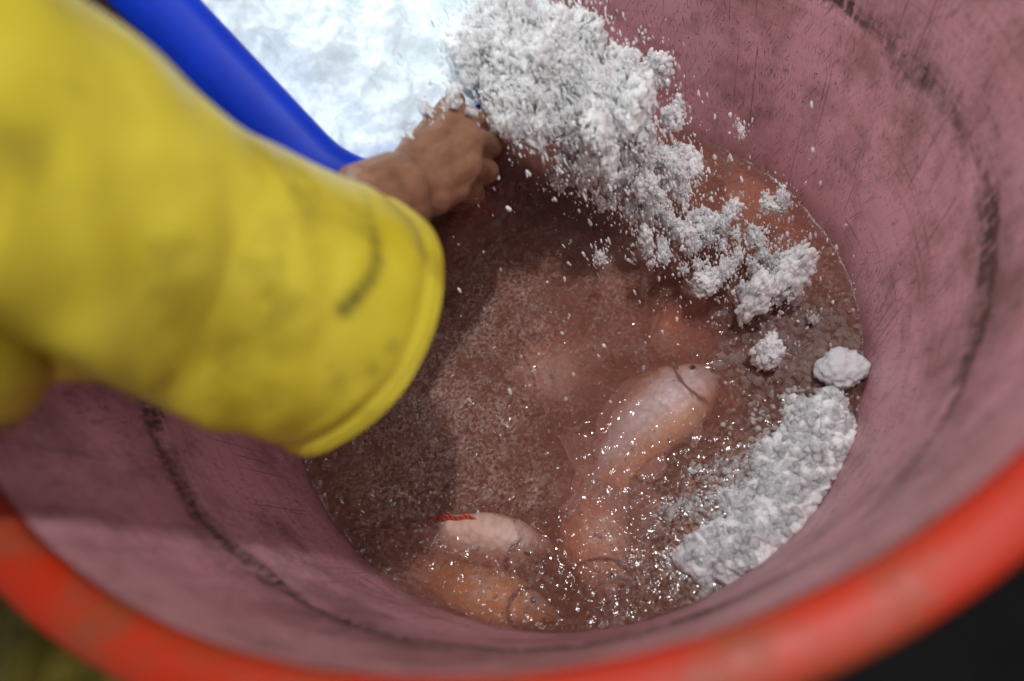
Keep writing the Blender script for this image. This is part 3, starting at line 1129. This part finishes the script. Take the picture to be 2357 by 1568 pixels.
# large pieces that can be told apart: px, py, depth, size in metres
BIG = [(1580, 375, .660, .0230, 'rounded falling ice clump in front of the far waterline'),
       (1615, 525, .660, .0240, 'falling ice clump in the middle of the stream above the red fish'),
       (1825, 625, .610, .0280, 'largest falling ice clump, nearest the right wall'),
       (1745, 680, .610, .0250, 'broad ice clump falling just left of the largest one'),
       (1620, 655, .625, .0210, 'ragged ice clump falling above the big fish head'),
       (1740, 545, .640, .0150, 'small ice clump falling just above the largest one'),
       (1770, 470, .650, .0110, 'small ice clump in front of the red fish fin'),
       (1505, 165, .600, .0210, 'outermost ice clump thrown out to the right of the tub'),
       (1765, 810, .608, .0180, 'ice clump splashing down above the grey ice bank'),
       (1560, 240, .62, .0100, 'small ice crumb falling below the outermost clump'),
       (1705, 300, .64, .0065, 'small lone ice crumb in front of the pink far wall')]
BIG += [(1140, 262, .548, .0125, 'ice clump resting on the knuckles of the bare hand'), (1172, 300, .552, .0100, 'ice clump dropping just right of the knuckles'),
        (1010, 305, .505, .0085, 'rounded ice bit lying on the back of the thumb'), (1085, 258, .505, .0050, 'tiny ice bit lying on the index knuckle'),
        (985, 262, .515, .0120, 'ice clump pushed up against the thumb'), (1045, 232, .505, .0110, 'ice clump covering the top of the thumb'), (955, 325, .490, .0070, 'ice bit sliding down the thumb side of the hand')]
for px, py, d, s, lab in BIG:
    clump(P(px, py, d), s, lab)

PATH = [(1190, 250, .545, 60, 42, .011), (1180, 120, .545, 95, 105, .020), (1290, 165, .555, 120, 105, .021), (1375, 240, .570, 85, 95, .019), (1440, 360, .600, 100, 85, .0145),
        (1535, 470, .635, 165, 90, .0115), (1655, 570, .640, 170, 95, .0105), (1740, 680, .635, 130, 75, .0105)]
NPER = [34, 42, 62, 50, 34, 32, 28, 12]
SIZES = []
WHERE = ['ice crumb clump tumbling off the tub lip right beside the hand', 'white ice clump in the thick mass above the hand',
         'white ice clump in the thick mass sliding over the tub lip', 'ice clump at the right edge of the thick mass leaving the tub',
         'ice clump in the upper half of the falling stream', 'loose ice clump in the middle of the falling stream',
         'loose small ice clump in the lower half of the falling stream', 'small ice clump about to land by the right wall']
for (x, y, d, sx, sy, s), n, lab in zip(PATH, NPER, WHERE):
    for _ in range(n):
        u, v = random.gauss(0, 1), random.gauss(0, 1)
        px, py = x + u * sx * 0.62, y + v * sy * 0.62 + u * sx * 0.15
        if (px < 1120 and py > 170) or px > 1225 + max(py, -40) * 1.7 + random.gauss(0, 25):
            continue
        clump(P(px, py, d + random.gauss(0, 0.012)), s * random.uniform(0.5, 1.25), lab, lab.split(' ', 1)[1])

it = []
for (x, y, d, sx, sy, s), n in zip(PATH, [250, 250, 450, 500, 450, 350, 280, 220]):
    for _ in range(n):
        u, v = random.gauss(0, 1), random.gauss(0, 1)
        px, py = x + u * sx * 0.95, y + v * sy * 0.95 + u * sx * 0.2
        if (px < 1130 and py > 190) or px > 1245 + max(py, -40) * 1.8 + random.gauss(0, 40):
            continue
        it.append((P(px, py, d + random.gauss(0, 0.015)), random.choice((.0004, .0005, .0007, .0009, .0012, .0016, .0024))))
for _ in range(110):        # stray crumbs flying free over the water and before the far wall
    px, py = random.uniform(1010, 1950), random.uniform(240, 1000)
    if px > 1500 and py < 300 and random.random() < 0.6:
        continue
    it.append((P(px, py, random.uniform(.50, .60)), random.choice((.0007, .0009, .0013, .0018))))
it += NEEDLES
tag(grains('ice_crumbs', it, M['crumb'], None, Vector((0.16, -0.05, -1.0))), 'fine white ice crumbs flying in the air around the falling ice', 'ice', kind='stuff')

# ------------------------------------------------------------------ the person: sleeve, coat, arm and hand, trousers, boot
person = empty('person', (-0.47, -0.27, FLOOR_Z))
tag(person, 'person in yellow rubber raincoat, bare brown hand tipping the blue tub of ice', 'person')


def catmull(pts, t):
    n = len(pts) - 1
    f = min(max(t, 0), 0.999999) * n
    i = int(f); u = f - i
    p0, p1, p2, p3 = pts[max(i - 1, 0)], pts[i], pts[i + 1], pts[min(i + 2, n)]
    return 0.5 * ((2 * p1) + (p2 - p0) * u + (2 * p0 - 5 * p1 + 4 * p2 - p3) * u * u + (3 * p1 - p0 - 3 * p2 + p3) * u ** 3)


def gauss(x, m, s):
    return math.exp(-((x - m) / s) ** 2)


CREASES = [(0.42, 70, 0.10, 0.9, 0.0012), (0.58, 60, 0.14, 0.9, 0.0014), (0.66, 100, 0.08, 0.8, 0.0010), (0.73, 60, -0.10, 0.9, 0.0010),
           (0.84, 130, -0.08, 0.7, 0.0016), (0.60, 135, 0.15, 0.6, 0.0018), (0.36, 110, 0.12, 0.9, 0.0014)]


def sleeve():
    ctl = [(-560, 230, .225, .088), (-190, 350, .25, .0855), (97, 449, .28, .0795), (385, 568, .325, .0722), (600, 655, .36, .0715), (735, 703, .386, .0785), (782, 724, .398, .0810)]
    cs = [P(x, y, d) for x, y, d, r in ctl]
    rs = [Vector((r, 0, 0)) for x, y, d, r in ctl]
    NS, NC = 200, 180
    rings = []
    cam_dir = None
    stain_pts = [(0.905, 78), (0.915, 84), (0.922, 92), (0.925, 100), (0.915, 107), (0.900, 113), (0.885, 117)]
    verts, faces, stain, facing = [], [], [], []
    prof = [(i / NS, 0.0) for i in range(NS + 1)] + [(1.0, -0.0075), (0.985, -0.0085), (0.93, -0.0090), (0.86, -0.0090)]
    for (s, inner) in prof:
        c = catmull(cs, s)
        tdir = (catmull(cs, min(1, s + .01)) - catmull(cs, max(0, s - .01))).normalized()
        toc = (CAM_LOC - c)
        en = (toc - tdir * toc.dot(tdir)).normalized()
        eu = tdir.cross(en)
        if eu.z < 0 and eu.dot(CAM_ROT.col[1]) < 0:
            eu = -eu
        if eu.dot(CAM_ROT.col[1]) < 0:
            eu = -eu
        r0 = catmull(rs, s).x
        for k in range(NC):
            th = 360.0 * k / NC
            a = math.radians(th)
            q = c + (eu * math.cos(a) + en * math.sin(a)) * r0
            r = r0
            if inner == 0.0:
                # long fold along the underside of the sleeve
                mid = 112 + 62 * max(0, (s - 0.25)) / 0.6
                fade = max(0.0, 1 - max(0, s - 0.62) / 0.28)
                r += fade * (0.0150 * gauss(th, mid, 14) - 0.0210 * gauss(th, mid + 27, 14) + 0.006 * gauss(th, mid + 52, 11))
                # sharp creases in the stiff cloth
                for (cs_, ct, sl, ln_, dp) in CREASES:
                    u_ = (th - ct) / 60.0
                    across = (s - cs_ - sl * u_) / 0.026
                    if abs(across) < 3 and abs(u_) < ln_:
                        r += 0.45 * dp * (math.exp(-across * across) - 0.6 * math.exp(-(across - 1.5) ** 2)) * (1 - (u_ / ln_) ** 2)
                # slack cross folds
                r += 0.0004 * math.sin(s * 21 + math.sin(a) * 2.2) * (0.4 + 0.6 * gauss(th, 60, 60)) * (1 - 0.6 * s)
                r += 0.0055 * noise.noise(q * 14) + 0.0016 * noise.noise(q * 42 + Vector((3, 1, 2)))
                # pinch above the cuff, hem band
                r -= 0.0010 * gauss(s, 0.885, 0.020)
                if s > 0.89:
                    r += 0.0008 * min(1, (s - 0.89) / 0.03)
                r -= 0.0004 * gauss(s, 0.935, 0.008) + 0.0060 * max(0, (s - 0.975) / 0.025) ** 2.5
            else:
                r += inner + 0.0055 * noise.noise(q * 17) * (1 if s > 0.97 else 0.3)
            # cuff hangs lower below
            sag = 0.006 * gauss(th, 170, 55) * max(0, (s - 0.8) / 0.2)
            verts.append(c + (eu * math.cos(a) + en * math.sin(a)) * (r + sag))
            st = 0.0
            if inner == 0 and s > 0.6 and math.sin(a) > 0:
                facing.append(len(verts) - 1)
            stain.append(st)
    # soot marks: find the cloth points they sit on, then spread round them over the surface
    for (x, y, rad, amt) in ((842, 450, .0040, .5), (848, 475, .0045, .5), (852, 500, .0045, .6), (858, 530, .0045, .65), (866, 585, .0042, .75), (862, 627, .0042, .85), (840, 662, .0042, .95), (810, 696, .0046, 1.0), (862, 560, .0040, .75), (868, 605, .0040, .8), (852, 645, .0042, .95), (825, 678, .0045, 1.0),
                             (795, 712, .0048, 1.0), (480, 800, .010, .35), (250, 570, .011, .3), (900, 800, .005, .4), (860, 850, .005, .45)):
        far = P(x, y, 1.0) - CAM_LOC
        far.normalize()
        best = min(facing, key=lambda i: ((verts[i] - CAM_LOC) - far * (verts[i] - CAM_LOC).dot(far)).length)
        for i in facing:
            dd = (verts[i] - verts[best]).length / rad
            if dd < 2.5:
                stain[i] = max(stain[i], amt * math.exp(-dd * dd))
    n = len(prof)
    for i in range(n - 1):
        for k in range(NC):
            k2 = (k + 1) % NC
            faces.append((i * NC + k, i * NC + k2, (i + 1) * NC + k2, (i + 1) * NC + k))
    o = mesh_obj('sleeve', verts, faces, M['pvc'], person)
    at = o.data.attributes.new('stain', 'FLOAT', 'POINT')
    at.data.foreach_set('value', stain)
    bm_ = bmesh.new(); bm_.from_mesh(o.data); bmesh.ops.recalc_face_normals(bm_, faces=bm_.faces); bm_.to_mesh(o.data); bm_.free()


sleeve()


def tube(name, ctl, mat, parent, ns=60, nc=48, folds=0.004, fscale=18, caps=True):
    cs = [c for c, r in ctl]
    rs = [Vector((r, 0, 0)) for c, r in ctl]
    verts, faces = [], []
    ref = Vector((0.3, 0.5, 0.8)).normalized()
    for i in range(ns + 1):
        s = i / ns
        c = catmull(cs, s)
        t = (catmull(cs, min(1, s + .01)) - catmull(cs, max(0, s - .01))).normalized()
        u = (ref - t * ref.dot(t)).normalized(); w = t.cross(u)
        r = catmull(rs, s).x
        for k in range(nc):
            a = 2 * math.pi * k / nc
            q = c + (u * math.cos(a) + w * math.sin(a)) * r
            verts.append(c + (u * math.cos(a) + w * math.sin(a)) * (r + folds * fbm(q * fscale, 3)))
    for i in range(ns):
        for k in range(nc):
            k2 = (k + 1) % nc
            faces.append((i * nc + k, i * nc + k2, (i + 1) * nc + k2, (i + 1) * nc + k))
    if caps:
        faces.append(tuple(range(nc))[::-1]); faces.append(tuple(range(ns * nc, (ns + 1) * nc)))
    return mesh_obj(name, verts, faces, mat, parent)


# coat front: the belly of the raincoat bulging over the rim beside the arm
lobe0, lobe1 = P(-415, 845, .262), P(-335, 1060, .265)
tube('coat', [(Vector((-0.24, 0.34, 1.02)), .02), (Vector((-0.27, 0.31, 0.97)), .10), (Vector((-0.33, 0.24, 0.86)), .14), (Vector((-0.42, 0.12, 0.74)), .19), (Vector((-0.46, 0.0, 0.62)), .18),  # unseen shoulder and hood, shaped to shade the upper sleeve and left rim
              (Vector((-0.43, -0.08, 0.52)), .14)] +
     [(lobe0 + (lobe1 - lobe0) * k, r) for k, r in ((-0.9, .090), (0.0, .073), (0.45, .064), (0.90, .048), (1.25, .030), (1.5, .003))],
     M['pvc'], person, 110, 64, 0.006, 12)
# rubber trousers and boot outside the barrel
leg_top = PZ(10, 1500, 0.18)
lx, ly = leg_top.x - 0.035, leg_top.y + 0.0
tube('trouser_leg', [(Vector((lx - 0.05, ly + 0.06, 0.30)), .095), (Vector((lx - 0.02, ly + .03, 0.15)), .092), (Vector((lx, ly, 0.0)), .086), (Vector((lx, ly, -0.15)), .082), (Vector((lx, ly, -0.30)), .085)],
     M['trousers'], person, 60, 48, 0.012, 16)
toe = PZ(245, 1572, -0.40)
tube('boot', [(Vector((lx, ly, -0.28)), .060), (Vector((lx, ly, -0.36)), .055), (Vector((lx + (toe.x - lx) * .3, ly + (toe.y - ly) * .3, -0.41)), .052),
              (Vector((toe.x, toe.y, -0.425)), .042), (Vector((toe.x + 0.02, toe.y - 0.01, -0.43)), .012)], M['boot'], person, 40, 32, 0.002, 30)


# arm and hand: tapered limbs fused into one skin
def capsule_chain(bm_, chain):
    """tapered capsules, one closed hull for each pair of joints"""
    NC_, NR_ = 14, 5
    for (p0, r0), (p1, r1) in zip(chain, chain[1:]):
        t = (p1 - p0).normalized()
        u = t.orthogonal().normalized(); w = t.cross(u)
        rows = []
        for c, r, sg in ((p0, r0, -1), (p1, r1, 1)):
            for j in range(NR_):
                f = j / (NR_ - 0.001)
                ang = (math.pi / 2) * ((1 - f) if sg < 0 else j / NR_)
                ce, rr = c + t * (sg * r * math.sin(ang)), r * math.cos(ang)
                rows.append([bm_.verts.new(ce + (u * math.cos(2 * math.pi * k / NC_) + w * math.sin(2 * math.pi * k / NC_)) * max(rr, r * 0.05)) for k in range(NC_)])
        for ra, rb in zip(rows, rows[1:]):
            for k in range(NC_):
                bm_.faces.new((ra[k], ra[(k + 1) % NC_], rb[(k + 1) % NC_], rb[k]))
        bm_.faces.new(rows[0][::-1]); bm_.faces.new(rows[-1])


def hand():
    bm_ = bmesh.new()
    wrist = P(912, 452, .468)
    capsule_chain(bm_, [(P(640, 640, .39), .040), (P(790, 545, .43), .035), (P(880, 478, .460), .0285), (wrist, .0265)])
    # wrist is wider across than deep
    capsule_chain(bm_, [(P(850, 450, .452), .026), (P(905, 420, .470), .022)])
    capsule_chain(bm_, [(P(890, 520, .455), .024), (P(935, 480, .470), .020)])
    mcp = [P(1060, 275, .520), P(1082, 325, .508), P(1078, 383, .503), P(1052, 432, .500)]
    pip = [P(1112, 285, .560), P(1126, 335, .552), P(1120, 395, .546), P(1090, 445, .538)]
    dip = [P(1080, 322, .588), P(1092, 366, .584), P(1086, 418, .577), P(1062, 462, .564)]
    tip = [P(1030, 345, .592), P(1040, 385, .590), P(1035, 432, .583), P(1018, 470, .570)]
    mr = (.0128, .0130, .0122, .0112)
    base = [P(935, 405, .478), P(940, 425, .474), P(945, 448, .473), P(945, 470, .474)]
    for k in range(4):
        capsule_chain(bm_, [(wrist.lerp(base[k], 0.6), .017), (base[k].lerp(mcp[k], 0.5), .0150), (mcp[k], mr[k]), (mcp[k].lerp(pip[k], .5), mr[k] * .86),
                            (pip[k], mr[k] * .88), (dip[k], mr[k] * .76), (tip[k], mr[k] * .62)])
    # web of the palm
    for k in range(3):
        capsule_chain(bm_, [(base[k].lerp(base[k + 1], .5), .0155), (mcp[k].lerp(mcp[k + 1], .5), .0112)])
    # thumb pressed on the lip of the tub, half under the ice
    capsule_chain(bm_, [(P(925, 410, .476), .017), (P(968, 345, .497), .0150), (P(1008, 290, .520), .0122), (P(1035, 250, .535), .0105), (P(1050, 232, .540), .0080)])
    me_ = bpy.data.meshes.new('hand_raw')
    bm_.to_mesh(me_); bm_.free()
    raw = bpy.data.objects.new('hand_raw', me_)
    COL.objects.link(raw)
    rm = raw.modifiers.new('r', 'REMESH'); rm.mode = 'VOXEL'; rm.voxel_size = 0.0015
    sm = raw.modifiers.new('s', 'SMOOTH'); sm.factor = 0.5; sm.iterations = 5
    dg = bpy.context.evaluated_depsgraph_get()
    new = bpy.data.meshes.new_from_object(raw.evaluated_get(dg))
    bpy.data.objects.remove(raw)
    nor = [v.normal.copy() for v in new.vertices]
    for v, nv in zip(new.vertices, nor):       # creases and tendons
        v.co += nv * (0.0003 * noise.noise(v.co * 90) + 0.0004 * noise.noise(v.co * 320))
    new.polygons.foreach_set('use_smooth', [True] * len(new.polygons))
    new.materials.clear(); new.materials.append(M['skin'])
    new.name = 'arm_and_hand'
    o = bpy.data.objects.new('arm_and_hand', new)
    COL.objects.link(o)
    o.parent = person
    o.matrix_parent_inverse = Matrix.Translation(-person.location)
    # crumbs of ice stuck on the hand
    return o


hand()
